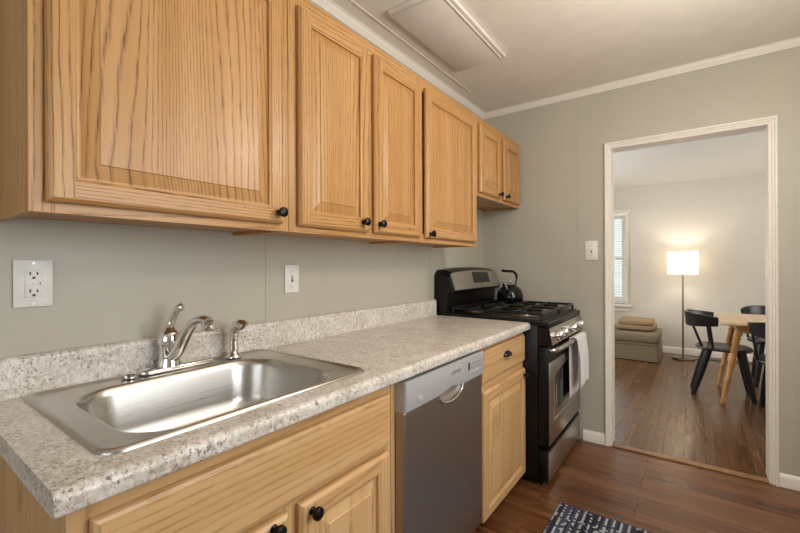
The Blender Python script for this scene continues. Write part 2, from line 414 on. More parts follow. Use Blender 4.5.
window('added_window_5', 'y', 4.1, 5.7, .85, 2.15, DRX+.03, .05, 1)  # likewise put in for the fill on the dining right wall
window('added_window_3', 'x', .4, 2.2, .9, 2.2, BY-.09, .05, 1)  # unseen window built around the added rear fill
# crown moulding, base boards, door casing, threshold
crown = [(0, -.038), (.005, -.038), (.008, -.031), (.017, -.024), (.025, -.013), (.028, -.006), (.035, -.004), (.035, 0), (0, 0)]
struct('trim_1', MB().prism([(.001+a, CH-.001+b) for a, b in crown], 'y', BY+.05, D-.05).loft(
    [[(.001+a, D-.05, CH-.001+b) for a, b in crown], [(.001+a, D-.001-a, CH-.001+b) for a, b in crown]]), 'trim')
struct('trim_2', MB().loft([[(.001+a, D-.001-a, CH-.001+b) for a, b in crown], [(RX-.001, D-.001-a, CH-.001+b) for a, b in crown]]), 'trim')
bb = [(0, 0), (.014, 0), (.014, .05), (.010, .062), (.004, .072), (0, .074)]
struct('baseboard_far', MB().prism([(-a, b) for a, b in bb], 'x', 0, .1).xform(Matrix.Identity(4)) and
       MB().loft([[(.755, D-.001-a, b+.001) for a, b in bb], [(.894, D-.001-a, b+.001) for a, b in bb]])
       .loft([[(1.772, D-.001-a, b+.001) for a, b in bb], [(RX-.002, D-.001-a, b+.001) for a, b in bb]]), 'trim')
struct('baseboard_right', MB().loft([[(RX-.001-a, BY+.02, b+.001) for a, b in bb], [(RX-.001-a, D-.02, b+.001) for a, b in bb]]), 'trim')
struct('baseboard_dining_far', MB().loft([[(DLX+.002, FY-.001-a, b*1.2+.001) for a, b in bb], [(DRX-.002, FY-.001-a, b*1.2+.001) for a, b in bb]]), 'trim')
mb = MB()
prof = [(0, 0), (.034, 0), (.034, .014), (.028, .020), (.021, .019), (.018, .011), (.010, .011), (.007, .005), (0, .005)]   # (away from opening, out of wall)
def casing(side, y, s):
    x = DX0 if side < 0 else DX1
    mb.loft([[(x+side*a, y+s*b, .001) for a, b in prof], [(x+side*a, y+s*b, DZ+a) for a, b in prof]])
for y, s in ((D-.001, -1), (DY+.011, 1)):
    casing(-1, y, s); casing(1, y, s)
    mb.loft([[(DX0-a, y+s*b, DZ+a) for a, b in prof], [(DX1+a, y+s*b, DZ+a) for a, b in prof]])
struct('trim_3', mb, 'trim')
mb = MB().box(DX0, DX0+.006, D-.002, DY+.012, .001, DZ-.006).box(DX1-.006, DX1, D-.002, DY+.012, .001, DZ-.006).box(DX0, DX1, D-.002, DY+.012, DZ-.006, DZ)
struct('door_1', mb, 'trim')
struct('trim_4', MB().box(DX0+.007, DX1-.007, D-.012, D+.045, .0005, .010, .004), 'threshold')
# attic hatch in the ceiling
ht = thing('attic_hatch', 'painted rectangular attic hatch with trim strips in the kitchen ceiling', 'hatch', (.36, 1.9, CH-.03))
HX0, HX1, HY0, HY1 = .203, .488, 1.552, 2.245
MB().box(HX0, HX1, HY0, HY1, CH-.022, CH-.001, .002).build('hatch_panel', 'ceiling', ht)
mb = MB().box(HX1+.001, HX1+.020, HY0-.02, HY1+.01, CH-.020, CH-.001, .003).box(HX0, HX1, HY0-.022, HY0-.002, CH-.020, CH-.001, .003)
mb.box(HX1-.008, HX1-.001, HY0, HY1, CH-.026, CH-.0225, .002).box(HX0, HX1-.009, HY0, HY0+.008, CH-.026, CH-.0225, .002)
mb.build('hatch_trim', 'trim', ht)
struct('trim_5', MB().box(.108, .115, BY+.1, 2.60, CH-.0045, CH-.0005, .001), 'ceiling')

# ------------------------------------------------------------------ cabinets
def rect(x, y0, y1, z0, z1): return [(x, y0, z0), (x, y1, z0), (x, y1, z1), (x, y0, z1)]
def ring_strip(mb, a, b, mv, mh):
    """quads between two rectangles (order: bottom, right, top, left)"""
    for i, mi in enumerate((mh, mv, mh, mv)):
        mb.face([a[i], a[(i+1) % 4], b[(i+1) % 4], b[i]], mi)
def raised_door(parent, x, y0, y1, z0, z1, wood, knob=None, t=.02, fw=.054, knob_mat='knob'):
    V, H = wood+'_v', wood+'_h'
    mb = MB(); e = .005
    R = lambda i, xx: rect(xx, y0+i, y1-i, z0+i, z1-i)
    xf = x+t
    mb.face(R(0, x)[::-1], 0)
    ring_strip(mb, R(0, x), R(0, xf-.011), 0, 1)
    ring_strip(mb, R(0, xf-.011), R(.002, xf-.007), 0, 1); ring_strip(mb, R(.002, xf-.007), R(.007, xf-.002), 0, 1); ring_strip(mb, R(.007, xf-.002), R(.010, xf), 0, 1)
    o, i = .010, fw-.008
    a0, a1, b0, b1 = y0+o, y1-o, z0+o, z1-o; c0, c1, d0, d1 = y0+i, y1-i, z0+i, z1-i
    mb.face(rect(xf, a0, c0, b0, b1), 0); mb.face(rect(xf, c1, a1, b0, b1), 0)
    mb.face(rect(xf, c0, c1, b0, d0), 1); mb.face(rect(xf, c0, c1, d1, b1), 1)
    ring_strip(mb, R(i, xf), R(i+.004, xf-.003), 0, 1); ring_strip(mb, R(i+.004, xf-.003), R(fw, xf-.004), 0, 1); ring_strip(mb, R(fw, xf-.004), R(fw, xf-.012), 0, 1)
    d = mb.build('door', [V, H], parent, sharp=20)
    p = MB()
    ring_strip(p, R(fw-.001, xf-.0125), R(fw+.005, xf-.0125), 0, 0)
    ring_strip(p, R(fw+.005, xf-.0125), R(fw+.036, xf-.0035), 0, 0)
    ring_strip(p, R(fw+.036, xf-.0035), R(fw+.038, xf-.001), 0, 0)
    p.face(R(fw+.038, xf-.001), 0)
    p.build('raised_panel', [V], d, sharp=15)
    if knob: make_knob(d, xf, *knob, knob_mat)
    return d
def make_knob(parent, x, y, z, mat='knob'):
    MB().lathe([(.010, .0005), (.010, .002), (.006, .005), (.0055, .012), (.009, .016), (.0155, .019), (.0165, .023), (.0150, .028), (.009, .031), (.001, .032)], (x, y, z), 'x', 20).build('knob', mat, parent)
def slab(mb, x, y0, y1, z0, z1, t=.02, mi=0):
    R = lambda i, xx: rect(xx, y0+i, y1-i, z0+i, z1-i)
    mb.face(R(0, x)[::-1], mi); xf = x+t
    for (i, a), (j, b) in zip([(0, x), (0, xf-.010), (.002, xf-.006), (.008, xf-.003)], [(0, xf-.010), (.002, xf-.006), (.008, xf-.003), (.010, xf)]):
        ring_strip(mb, R(i, a), R(j, b), mi, mi)
    mb.face(R(.010, xf), mi)
    return mb
def face_frame(parent, x, y0, y1, z0, z1, sw_l, sw_r, rail_b, rail_t, wood, mids=(), cross=()):
    mb = MB(); a = x-.019
    mb.box(a, x, y0, y0+sw_l, z0, z1, .0008, 0); mb.box(a, x, y1-sw_r, y1, z0, z1, .0008, 0)
    mb.box(a, x, y0+sw_l, y1-sw_r, z0, z0+rail_b, .0008, 1); mb.box(a, x, y0+sw_l, y1-sw_r, z1-rail_t, z1, .0008, 1)
    for m0, m1 in mids: mb.box(a, x, m0, m1, z0+rail_b, z1-rail_t, .0008, 0)
    for m0, m1 in cross: mb.box(a, x-.0006, y0+sw_l, y1-sw_r, m0, m1, .0004, 1)
    return mb.build('face_frame', [wood+'_v', wood+'_h'], parent, sharp=20)
def carcass(parent, x0, x1, y0, y1, z0, z1, wood, recess=.012, toe=0):
    mb = MB(); t = .014
    zb = z0+toe
    mb.box(x0, x1, y0, y0+t, z0 if not toe else zb, z1); mb.box(x0, x1, y1-t, y1, z0 if not toe else zb, z1)
    mb.box(x0, x1, y0+t, y1-t, zb+recess, zb+recess+t, 0, 1); mb.box(x0, x0+.006, y0+t, y1-t, zb+recess+t, z1-t)
    if not toe: mb.box(x0, x1, y0+t, y1-t, z1-t, z1, 0, 1)
    if toe: mb.box(x0, x1-.055, y0+.001, y1-.001, z0, zb)
    return mb.build('carcass', [wood+'_v', wood+'_h'], parent, sharp=20)
UZ0, UZ1, FX = 1.353, 2.168, .301
def upper(label, y0, y1, z0, z1, doors, sl, sr, rb=.042, mids=()):
    t = thing('upper_cabinet', label, 'cabinet', (.15, (y0+y1)/2, z0), 'oak wall cabinets')
    carcass(t, .002, FX-.0195, y0, y1, z0, z1, 'oak')
    face_frame(t, FX, y0, y1, z0, z1, sl, sr, rb, .065, 'oak', mids)
    for d0, d1, ky, kz in doors:
        raised_door(t, FX+.0035, d0, d1, z0+.022, z1-.048, 'oak', (ky, kz))
    return t
upper('large oak wall cabinet nearest the camera, single wide door above the sink', .213, .8575, UZ0, UZ1, [(.238, .826, .804, 1.409)], .042, .05)
upper('oak wall cabinet with two doors in the middle of the row', .8595, 1.645, UZ0, UZ1, [(.892, 1.252, 1.208, 1.413), (1.288, 1.637, 1.312, 1.413)], .042, .03, .042, [(1.235, 1.305)])
upper('oak wall cabinet with one door, right end of the tall row beside the range', 1.647, 2.282, UZ0, UZ1, [(1.686, 2.257, 1.712, 1.396)], .03, .04)
upper('short oak wall cabinet with two small doors, high above the range', 2.286, 3.05, 1.672, UZ1, [(2.318, 2.640, 2.606, 1.718), (2.706, 3.010, 2.728, 1.718)], .04, .05, .03, [(2.63, 2.72)])

BFX, BZ1 = .600, .874
t = thing('base_cabinet', 'pale oak sink base cabinet with wide false drawer front at left', 'cabinet', (.3, .6, 0), 'oak base cabinets')
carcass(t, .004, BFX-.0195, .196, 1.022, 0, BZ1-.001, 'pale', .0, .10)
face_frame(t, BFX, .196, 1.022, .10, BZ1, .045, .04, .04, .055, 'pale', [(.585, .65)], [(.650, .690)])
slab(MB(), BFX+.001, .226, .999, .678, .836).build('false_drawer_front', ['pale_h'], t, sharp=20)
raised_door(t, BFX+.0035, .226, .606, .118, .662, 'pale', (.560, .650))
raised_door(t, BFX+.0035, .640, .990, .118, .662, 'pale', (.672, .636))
t = thing('base_cabinet', 'narrow pale oak base cabinet with drawer between dishwasher and range', 'cabinet', (.3, 1.96, 0), 'oak base cabinets')
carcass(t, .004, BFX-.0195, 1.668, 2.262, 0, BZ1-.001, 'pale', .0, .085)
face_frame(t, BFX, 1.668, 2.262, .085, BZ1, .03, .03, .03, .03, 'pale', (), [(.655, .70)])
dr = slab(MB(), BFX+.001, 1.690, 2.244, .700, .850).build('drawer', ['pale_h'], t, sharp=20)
# cup pull
mb = MB(); yc, zc = 1.967, .789
rings = []
for k in range(9):
    a = PI*k/8; rr = []
    for j in range(7):
        b = PI/2*j/6
        rr.append((BFX+.021+.020*math.sin(b), yc-.042*math.cos(a)*(.35+.65*math.cos(b)) if j else yc-.046*math.cos(a), zc-.008+(.026*math.sin(a))*math.cos(b)))
    rings.append(rr)
mb.loft(rings, False, False, closed=False)
cp = mb.build('cup_pull', 'knob', dr, sharp=60)
md = cp.modifiers.new('thick', 'SOLIDIFY'); md.thickness = .002
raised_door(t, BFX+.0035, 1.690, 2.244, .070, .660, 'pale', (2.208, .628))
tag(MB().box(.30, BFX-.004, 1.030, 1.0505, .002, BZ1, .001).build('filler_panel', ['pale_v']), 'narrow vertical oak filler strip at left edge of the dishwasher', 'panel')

# ------------------------------------------------------------------ worktop, sink, taps
CY0, CY1 = .172, 2.257; CX = .645
t = thing('countertop', 'long speckled stone look laminate countertop with raised backsplash', 'countertop', (.3, 1.2, .876))
def counter_profile(x0, x1, front):
    z0, z1 = .8755, .914
    if not front: return [(x0, z0), (x1, z0), (x1, z1), (x0, z1)]
    pts = [(x0, z0), (x1-.006, z0)]
    for k in range(5): a = -PI/2+PI/2*k/4; pts.append((x1-.006+.006*math.cos(a), z0+.006+.006*math.sin(a)))
    for k in range(9): a = PI/2*k/8; pts.append((x1-.017+.017*math.cos(a), z1-.017+.017*math.sin(a)))
    return pts+[(x0, z1)]
SX0, SX1, SY0, SY1 = .036, .577, .250, .946       # sink rim
mb = MB()
mb.prism(counter_profile(.001, CX, True), 'y', CY0, .295).prism(counter_profile(.001, CX, True), 'y', .875, CY1)
mb.prism(counter_profile(.001, .075, False), 'y', .295, .875).prism(counter_profile(.56, CX, True), 'y', .295, .875)
mb.build('worktop', 'granite', t, sharp=30)
bs = [(.0015, .9145), (.033, .9145), (.033, 1.004)] + [(.021+.012*math.cos(a), 1.004+.012*math.sin(a)) for a in (PI/2*k/6 for k in range(1, 7))] + [(.0015, 1.016)]
MB().prism(bs, 'y', CY0-.006, CY1).build('backsplash', 'granite', t, sharp=30)

t = thing('kitchen_sink', 'stainless steel single bowl drop-in sink in the countertop', 'sink', (.31, .585, .914))
rim = []
for g, z in ((0, .9143), (.0015, .9190), (.005, .9222), (.010, .9222), (.014, .9180), (.019, .9165)):
    rim.append(rrect(SX0+g, SX1-g, SY0+g, SY1-g, .038-g*.5, z))
BX0, BX1, BY0_, BY1_ = .116, .548, .312, .866
prof = [(-.006, .9165, .108), (.0, .9150, .105), (.004, .912, .105), (.010, .89, .10), (.022, .80, .095), (.030, .775, .09), (.045, .755, .085), (.070, .744, .08), (.105, .741, .07)]
rings = rim+[rrect(BX0+g, BX1-g, BY0_+g, BY1_-g, r, z) for g, z, r in prof]
MB().loft(rings, False, True).build('basin', 'steel', t, sharp=50)
MB().lathe([(.050, .0), (.052, .003), (.045, .004), (.040, .001), (.012, .0012), (.006, .006), (.001, .007)], (.33, .585, .7415), 'z').build('drain_strainer', 'chrome', t)

t = thing('faucet', 'chrome single lever faucet with base plate on the sink back ledge', 'faucet', (.072, .6, .92))
pl = []
for g, z in ((.003, .9195), (0, .922), (0, .928), (.004, .933), (.010, .935)):
    r = .027-g; pts = []
    for cy, a0, rr in ((.705, 0, .72), (.522, PI, .9)):
        for k in range(11):
            a = a0+PI*k/10; pts.append((.072+r*rr*math.cos(a), cy+r*rr*math.sin(a), z))
    pl.append(pts)
MB().loft(pl).build('base_plate', 'chrome', t, sharp=50)
bx, by = .072, .585
MB().lathe([(.034, .934), (.032, .945), (.0295, .955), (.0290, .998), (.033, 1.002), (.034, 1.012), (.031, 1.026), (.026, 1.038), (.017, 1.046), (.013, 1.052)], (bx, by, 0), 'z').build('body', 'chrome', t, sharp=50)
MB().tube(smooth_path([(bx, by, 1.046), (bx+.004, by+.004, 1.066), (bx+.013, by+.011, 1.092), (bx+.021, by+.016, 1.108), (bx+.034, by+.026, 1.114)]), [.0115]*8+[.0105]*8+[.011]*8+[.0135]*6+[.0135, .011, .005], 14).build('lever', 'chrome', t, sharp=60)
sp = smooth_path([(bx+.018, by+.004, .962), (bx+.036, by+.012, .985), (bx+.058, by+.024, 1.035), (bx+.080, by+.036, 1.066), (bx+.108, by+.048, 1.077), (bx+.126, by+.056, 1.073)], 8)
n_ = len(sp); MB().tube(sp, [.0235-.0055*min(1, i/n_*1.2) for i in range(n_)], 16, flat=.75).build('spout', 'chrome', t, sharp=60)
MB().lathe([(.012, .004), (.0185, .0), (.0185, -.024), (.0165, -.029), (.010, -.029)], (bx+.126, by+.056, 1.074), 'z').build('aerator', 'chrome', t, sharp=50)
tag(MB().lathe([(.020, 0), (.021, .004), (.021, .010), (.018, .013), (.010, .013), (.009, .0115), (.001, .0115)], (.074, .4745, .9206), 'z').build('hole_cover', 'chrome'), 'round chrome cap at the left end of the faucet base plate', 'cap')
t = thing('sink_sprayer', 'chrome side sprayer standing right of the faucet', 'sprayer', (.080, .795, .92))
MB().lathe([(.026, 0), (.026, .004), (.020, .010), (.014, .020), (.012, .024)], (.08, .795, .9205), 'z').build('flange', 'chrome', t, sharp=50)
MB().tube(smooth_path([(.08, .795, .943), (.08, .795, .985), (.081, .796, 1.010), (.092, .800, 1.030), (.112, .806, 1.036), (.124, .810, 1.028)], 8), [.015]*8+[.0175]*8+[.0185]*8+[.020]*8+[.0185]*8+[.014], 16).build('spray_head', 'chrome', t, sharp=60)

# ------------------------------------------------------------------ dishwasher
DW0, DW1, DF = 1.052, 1.648, .628
t = thing('dishwasher', 'stainless steel built-in dishwasher with silver control panel under the countertop', 'dishwasher', (.3, 1.35, 0))
MB().box(.03, .585, DW0+.002, DW1-.002, .10, .868).box(.05, .54, DW0+.002, DW1-.002, .002, .10).build('tub', 'black_matte', t)
# control panel with a scooped lower edge
n = 40; yc, hw = 1.362, .10
low = []
for k in range(n+1):
    y = DW0+(DW1-DW0)*k/n; u = (y-yc)/hw
    low.append((y, .762+(.012*(math.cos(PI*u)+1)/2 if abs(u) < 1 else 0)))
rings = []
for x, ins in ((.590, 0), (DF+.006, 0), (DF+.011, .003), (DF+.012, .006)):
    rings.append([(x, min(max(y, DW0+ins), DW1-ins), z+ins) for y, z in low]+[(x, DW1-ins, .862-ins), (x, DW0+ins, .862-ins)])
cpn = MB().loft(rings).build('control_panel', 'dw_panel', t, sharp=25)
# door: sheet with a hollow behind the handle scoop
mb = MB(); ny, nz = 48, 14; z0, z1 = .105, .768
g = []
for j in range(nz+1):
    s = j/nz; z = z0+(.66-z0)*s*2 if s < .5 else .66+(z1-.66)*(s-.5)*2
    row = []
    for k in range(ny+1):
        y = DW0+.002+(DW1-DW0-.004)*k/ny; u = (y-yc)/hw; x = DF
        if abs(u) < 1 and z > .66:
            top = (z-(.772-.050*math.sqrt(max(0, 1-u*u))))/.03
            if top > 0: x = DF-.026*min(1, top)**.7
        row.append(mb.bm.verts.new((x, y, z)))
    g.append(row)
for j in range(nz):
    for k in range(ny): mb.bm.faces.new((g[j][k], g[j][k+1], g[j+1][k+1], g[j+1][k]))
for ya_, yb_ in ((DW0+.001, DW0+.005), (DW1-.005, DW1-.001)): mb.box(.590, DF-.001, ya_, yb_, .105, .760)
dd = mb.build('door', 'dw_steel', t, sharp=60)
md = dd.modifiers.new('thick', 'SOLIDIFY'); md.thickness = .0015; md.offset = 0
# handle lip: polished crescent
lip = []
for k in range(25):
    u = -1+2*k/24; a = math.sqrt(max(0, 1-u*u))
    lip.append((DF+.0075-.002*(1-a), yc+u*hw, .770-.050*a))
MB().tube(lip, [.0018+.0042*math.sqrt(max(0, 1-(-1+2*k/24)**2)) for k in range(25)], 10).build('handle', 'chrome', t, sharp=70)
MB().box(.55, .572, DW0+.003, DW1-.003, .012, .098).build('kick_plate', 'black_matte', t)
px = DF+.0122
MB().box(px-.002, px+.004, 1.118, 1.146, .781, .799, .002).build('power_button', 'button', cpn)
MB().box(px-.001, px+.0006, 1.495, 1.508, .808, .838, .0003).build('display', 'black_glass', cpn)
for k in range(5): MB().box(px-.001, px+.0025, 1.512+k*.0195, 1.5285+k*.0195, .789, .799, .001).build('button', 'button', cpn)
for k in range(5):
    for r_ in range(2): MB().box(px-.0003, px+.0003, 1.524+k*.019, 1.535+k*.019, .812+r_*.016, .8145+r_*.016).build('marking', 'grey_text', cpn)
ROT = Matrix.Rotation(PI/2, 3, 'Z') @ Matrix.Rotation(PI/2, 3, 'X')
text_mesh('BOSCH', .0165, 'lettering', 'grey_text', cpn, Vector((px, 1.402, .8255)), ROT)
MB().tube([(px, 1.362+.0062*math.cos(a), .8255+.0062*math.sin(a)) for a in (2*PI*k/20 for k in range(21))], .0008, 6).build('emblem', 'grey_text', cpn)

# ------------------------------------------------------------------ gas range
RY0, RY1 = 2.276, 3.044
t = thing('gas_range', 'black and stainless steel freestanding gas range against the far wall', 'stove', (.36, 2.66, 0))
MB().box(.025, .680, RY0, RY1, .02, .905, .004).build('body', 'black', t)
MB().box(.025, .715, RY0-.001, RY1+.001, .906, .928, .006).box(.60, .742, RY0, RY1, .890, .920, .008).build('cooktop', 'black', t)
# sloped control panel
cpoly = [(.680, .788), (.752, .788), (.757, .793), (.740, .884), (.680, .889)]
kp = MB().prism(cpoly, 'y', RY0+.012, RY1-.012).build('control_panel', 'range_steel', t, sharp=25)
for e0 in (RY0, RY1-.0115): MB().prism([(a+.001, b) for a, b in cpoly], 'y', e0, e0+.0115).build('panel_end_cap', 'black', t, sharp=25)
nrm = Vector((.104, 0, .018)).normalized()
for ky in (2.40, 2.52, 2.74, 2.93):
    mb = MB().lathe([(.034, 0), (.034, .004), (.029, .006), (.027, .028), (.024, .032), (.001, .033)], (0, 0, 0), 'x', 24)
    mb.box(.020, .036, -.0045, .0045, -.022, .022, .002)
    mb.xform(Matrix.Translation((.7495, ky, .833)) @ Matrix.Rotation(-math.atan2(.018, .104), 4, 'Y'))
    mb.build('knob', 'chrome', kp, sharp=40)
# oven door, window, handle, drawer
od = MB().box(.682, .737, RY0+.003, RY1-.003, .225, .780, .006).build('oven_door', ['black'], t)
MB().box(.735, .7405, RY0+.016, RY1-.016, .230, .690, .002).build('door_skin', 'range_steel', od)
poly = [(yy, zz) for yy, zz in ((RY0+.16, .40), (RY1-.16, .40), (RY1-.13, .43), (RY1-.13, .60)) ]
arch = [(RY1-.13-(RY1-RY0-.26)*k/12, .60+.035*math.sin(PI*k/12)) for k in range(13)]
MB().loft([[(x, a, b) for a, b in [(RY0+.16, .40), (RY1-.16, .40), (RY1-.13, .43)]+arch+[(RY0+.13, .43)]] for x in (.7400, .7420)]).build('oven_window', 'black_glass', od)
MB().loft([[(x, a, b) for a, b in ((RY0+.10, .352), (RY1-.10, .352), (RY1-.10, .358), (RY0+.10, .358))] for x in (.740, .7418)]).loft([[(x, a, b) for a, b in ((RY0+.10, .358), (RY0+.106, .358), (RY0+.106, .66), (RY0+.10, .66))] for x in (.740, .7418)]).build('window_trim', 'chrome', od)
hp = smooth_path([(.738, RY0+.028, .760), (.760, RY0+.036, .762), (.777, RY0+.080, .766), (.784, RY0+.20, .768), (.785, (RY0+RY1)/2, .768), (.784, RY1-.20, .768), (.777, RY1-.080, .766), (.760, RY1-.036, .762), (.738, RY1-.028, .760)], 6)
MB().tube(hp, .0145, 14).build('handle', 'range_steel', od, sharp=60)
dw_ = MB().box(.682, .732, RY0+.003, RY1-.003, .030, .200, .005).build('storage_drawer', ['black'], t)
MB().box(.730, .7385, RY0+.012, RY1-.012, .034, .192, .002).build('drawer_skin', 'range_steel', dw_)
for fx, fy in ((.70, RY0+.03), (.70, RY1-.03), (.07, RY0+.03), (.07, RY1-.03)):
    MB().lathe([(.014, .0005), (.016, .004), (.012, .010), (.012, .0195 if fx < .5 else .029)], (fx, fy, 0), 'z', 14).build('foot', 'black_matte', t)
# backguard
def guard_ring(y):
    u = (y-RY0)/(RY1-RY0)*2-1
    top = 1.205+.018*(1-u*u)-(0.03*max(0, abs(u)-.93)/.07)
    return [(.004, y, .928), (.095, y, .928), (.104, y, 1.052), (.142, y, 1.062), (.150, y, 1.072), (.112, y, top-.018), (.080, y, top), (.012, y, top)]
bg = MB().loft([guard_ring(RY0+(RY1-RY0)*k/24) for k in range(25)]).build('backguard', 'black', t, sharp=25)
def gp(y, s, off=.0015):   # point on the tilted face
    u = (y-RY0)/(RY1-RY0)*2-1; top = 1.205+.018*(1-u*u)-.018-(0.03*max(0, abs(u)-.93)/.07)
    return (.150+off+(.112-.150)*s, y, 1.072+(top-1.072)*s+off*.3)
ya, yb = RY0+.022, RY1-.022
def gpanel(y0, y1, s0, s1, off, name, mat, parent, m=20):
    mb = MB(); vs_ = []
    for k in range(m+1):
        y = y0+(y1-y0)*k/m
        vs_.append([gp(y, s0, off-.003), gp(y, s0, off), gp(y, s1, off), gp(y, s1, off-.003)])
    return mb.loft(vs_).build(name, mat, parent, sharp=30)
gpn = gpanel(ya, yb, .04, .97, .003, 'backguard_panel', 'range_steel', bg)
ds = gpanel(2.595, 2.86, .30, .88, .0045, 'display', 'black_glass', bg, 6)
for r_ in range(3):
    for k in range(5): gpanel(2.625+k*.043, 2.652+k*.043, .40+r_*.15, .46+r_*.15, .0052, 'marking', 'grey_text', ds, 1)
c_ = Vector(gp(2.74, .16, .004))
MB().lathe([(.013, 0), (.013, .002), (.010, .003), (.001, .003)], (0, 0, 0), 'x', 20).xform(Matrix.Translation(c_) @ Matrix.Rotation(-.26, 4, 'Y')).build('emblem', 'chrome', bg)
# burners and grates
GZ = .968
for bx_, by_, r in ((.20, 2.47, .045), (.54, 2.47, .055), (.20, 2.86, .05), (.54, 2.86, .045)):
    bu = MB().lathe([(r+.025, .9285), (r+.022, .931), (r, .933), (r-.002, .943), (r-.008, .944)], (bx_, by_, 0), 'z').build('burner', 'burner', t, sharp=30)
    MB().lathe([(r-.006, .9445), (r-.005, .950), (r-.012, .954), (.001, .955)], (bx_, by_, 0), 'z').build('burner_cap', 'black_matte', bu, sharp=30)
for g0, g1 in ((RY0+.03, 2.655), (2.677, RY1-.03)):
    mb = MB(); s = .0080; x0, x1 = .13, .695; yc2 = (g0+g1)/2
    def bar(p, q, r=s): mb.tube([p, q], r, 8)
    for y in (g0, g1): bar((x0, y, GZ-s), (x1, y, GZ-s))
    for x in (x0, .37, x1): bar((x, g0, GZ-s), (x, g1, GZ-s))
    for cx_ in (.20+.05, .54-.02):
        for a in (0, 1, 2, 3):
            ca, sa = [(1, 0), (0, 1), (-1, 0), (0, -1)][a]
            ex = cx_+ca*.12; ey = yc2+sa*(g1-g0)/2
            ex = min(max(ex, x0), x1)
            mb.tube(smooth_path([(ex, ey, GZ-s), (cx_+ca*.075, yc2+sa*.085, GZ-s), (cx_+ca*.03, yc2+sa*.03, GZ-s+.001)], 4), s*.95, 8)
    for x in (x0, x1, .37):
        for y in (g0, g1): bar((x, y, .9285), (x, y, GZ-s), .008)
    mb.build('grate', 'black_matte', t, sharp=50)

# kettle
KX, KY, KZ = .290, 2.885, GZ+.003
t = thing('kettle', 'shiny black stovetop kettle with chrome handle on the back burner', 'kettle', (KX, KY, KZ))
MB().lathe([(.070, 0), (.090, .004), (.095, .018), (.094, .045), (.086, .075), (.068, .100), (.045, .114), (.040, .116)], (KX, KY, KZ), 'z', 36).build('kettle_body', 'black_glass', t, sharp=50)
ld = MB().lathe([(.042, .116), (.040, .121), (.018, .127), (.006, .129)], (KX, KY, KZ), 'z', 28).build('lid', 'black_glass', t, sharp=50)
MB().lathe([(.006, .127), (.006, .134), (.012, .140), (.012, .150), (.006, .155), (.001, .156)], (KX, KY, KZ), 'z', 18).build('lid_knob', 'chrome', ld, sharp=50)
dirv = Vector((-.10, -.99, 0))
MB().tube([Vector((KX, KY, KZ+.085))+dirv*.060, Vector((KX, KY, KZ+.118))+dirv*.084, Vector((KX, KY, KZ+.140))+dirv*.092], [.022, .015, .013], 14).build('spout', 'chrome', t, sharp=50)
hd = Vector((.45, .89, 0)); K0 = Vector((KX, KY, KZ))
MB().tube(smooth_path([K0+hd*.050+Vector((0, 0, .105)), K0+hd*.062+Vector((0, 0, .160)), K0+hd*.060+Vector((0, 0, .195)), K0+hd*.030+Vector((0, 0, .218)), K0-hd*.02+Vector((0, 0, .222)), K0-hd*.075+Vector((0, 0, .226))], 6), [.006]*8+[.009]*12+[.010]*11, 12).build('handle', 'knob', t, sharp=60)
MB().tube([K0+hd*.048+Vector((0, 0, .100)), K0+hd*.064+Vector((0, 0, .165)), K0+hd*.060+Vector((0, 0, .200))], .0042, 8).build('handle_bracket', 'chrome', t, sharp=60)

# towel on the oven handle
mb = MB(); nu, nv = 26, 30
hx, hz = .785, .768; g = []
def towel_pt(u, v):
    y = 2.645+.255*u+.012*math.sin(v*5)*(u-.5)
    fold = .010*math.sin(u*PI*5.2+.4)+.006*math.sin(u*PI*11+v*2)
    if v < .42:   # back flap, rising
        s = v/.42; z = .400+(hz+.010-.400)*s; x = hx-.0215+fold*(1-s)*.25
    elif v < .50:
        a = PI-(v-.42)/.08*PI; x = hx+.0205*math.cos(a); z = hz+.010+.0105*math.sin(a)
    else:
        s = (v-.5)/.5; z = hz+.010-(.315)*s+.02*u*s; x = hx+.0205+.011*min(1, s*3)+fold*min(1, s*2)*.8
    return (x, y, z)
for j in range(nv+1): g.append([mb.bm.verts.new(towel_pt(i/nu, j/nv)) for i in range(nu+1)])
for j in range(nv):
    for i in range(nu): mb.bm.faces.new((g[j][i], g[j][i+1], g[j+1][i+1], g[j+1][i]))
o = tag(mb.build('dish_towel', 'towel', sharp=80), 'white dish towel draped over the oven door handle', 'towel')
md = o.modifiers.new('thick', 'SOLIDIFY'); md.thickness = .003; md.offset = 1

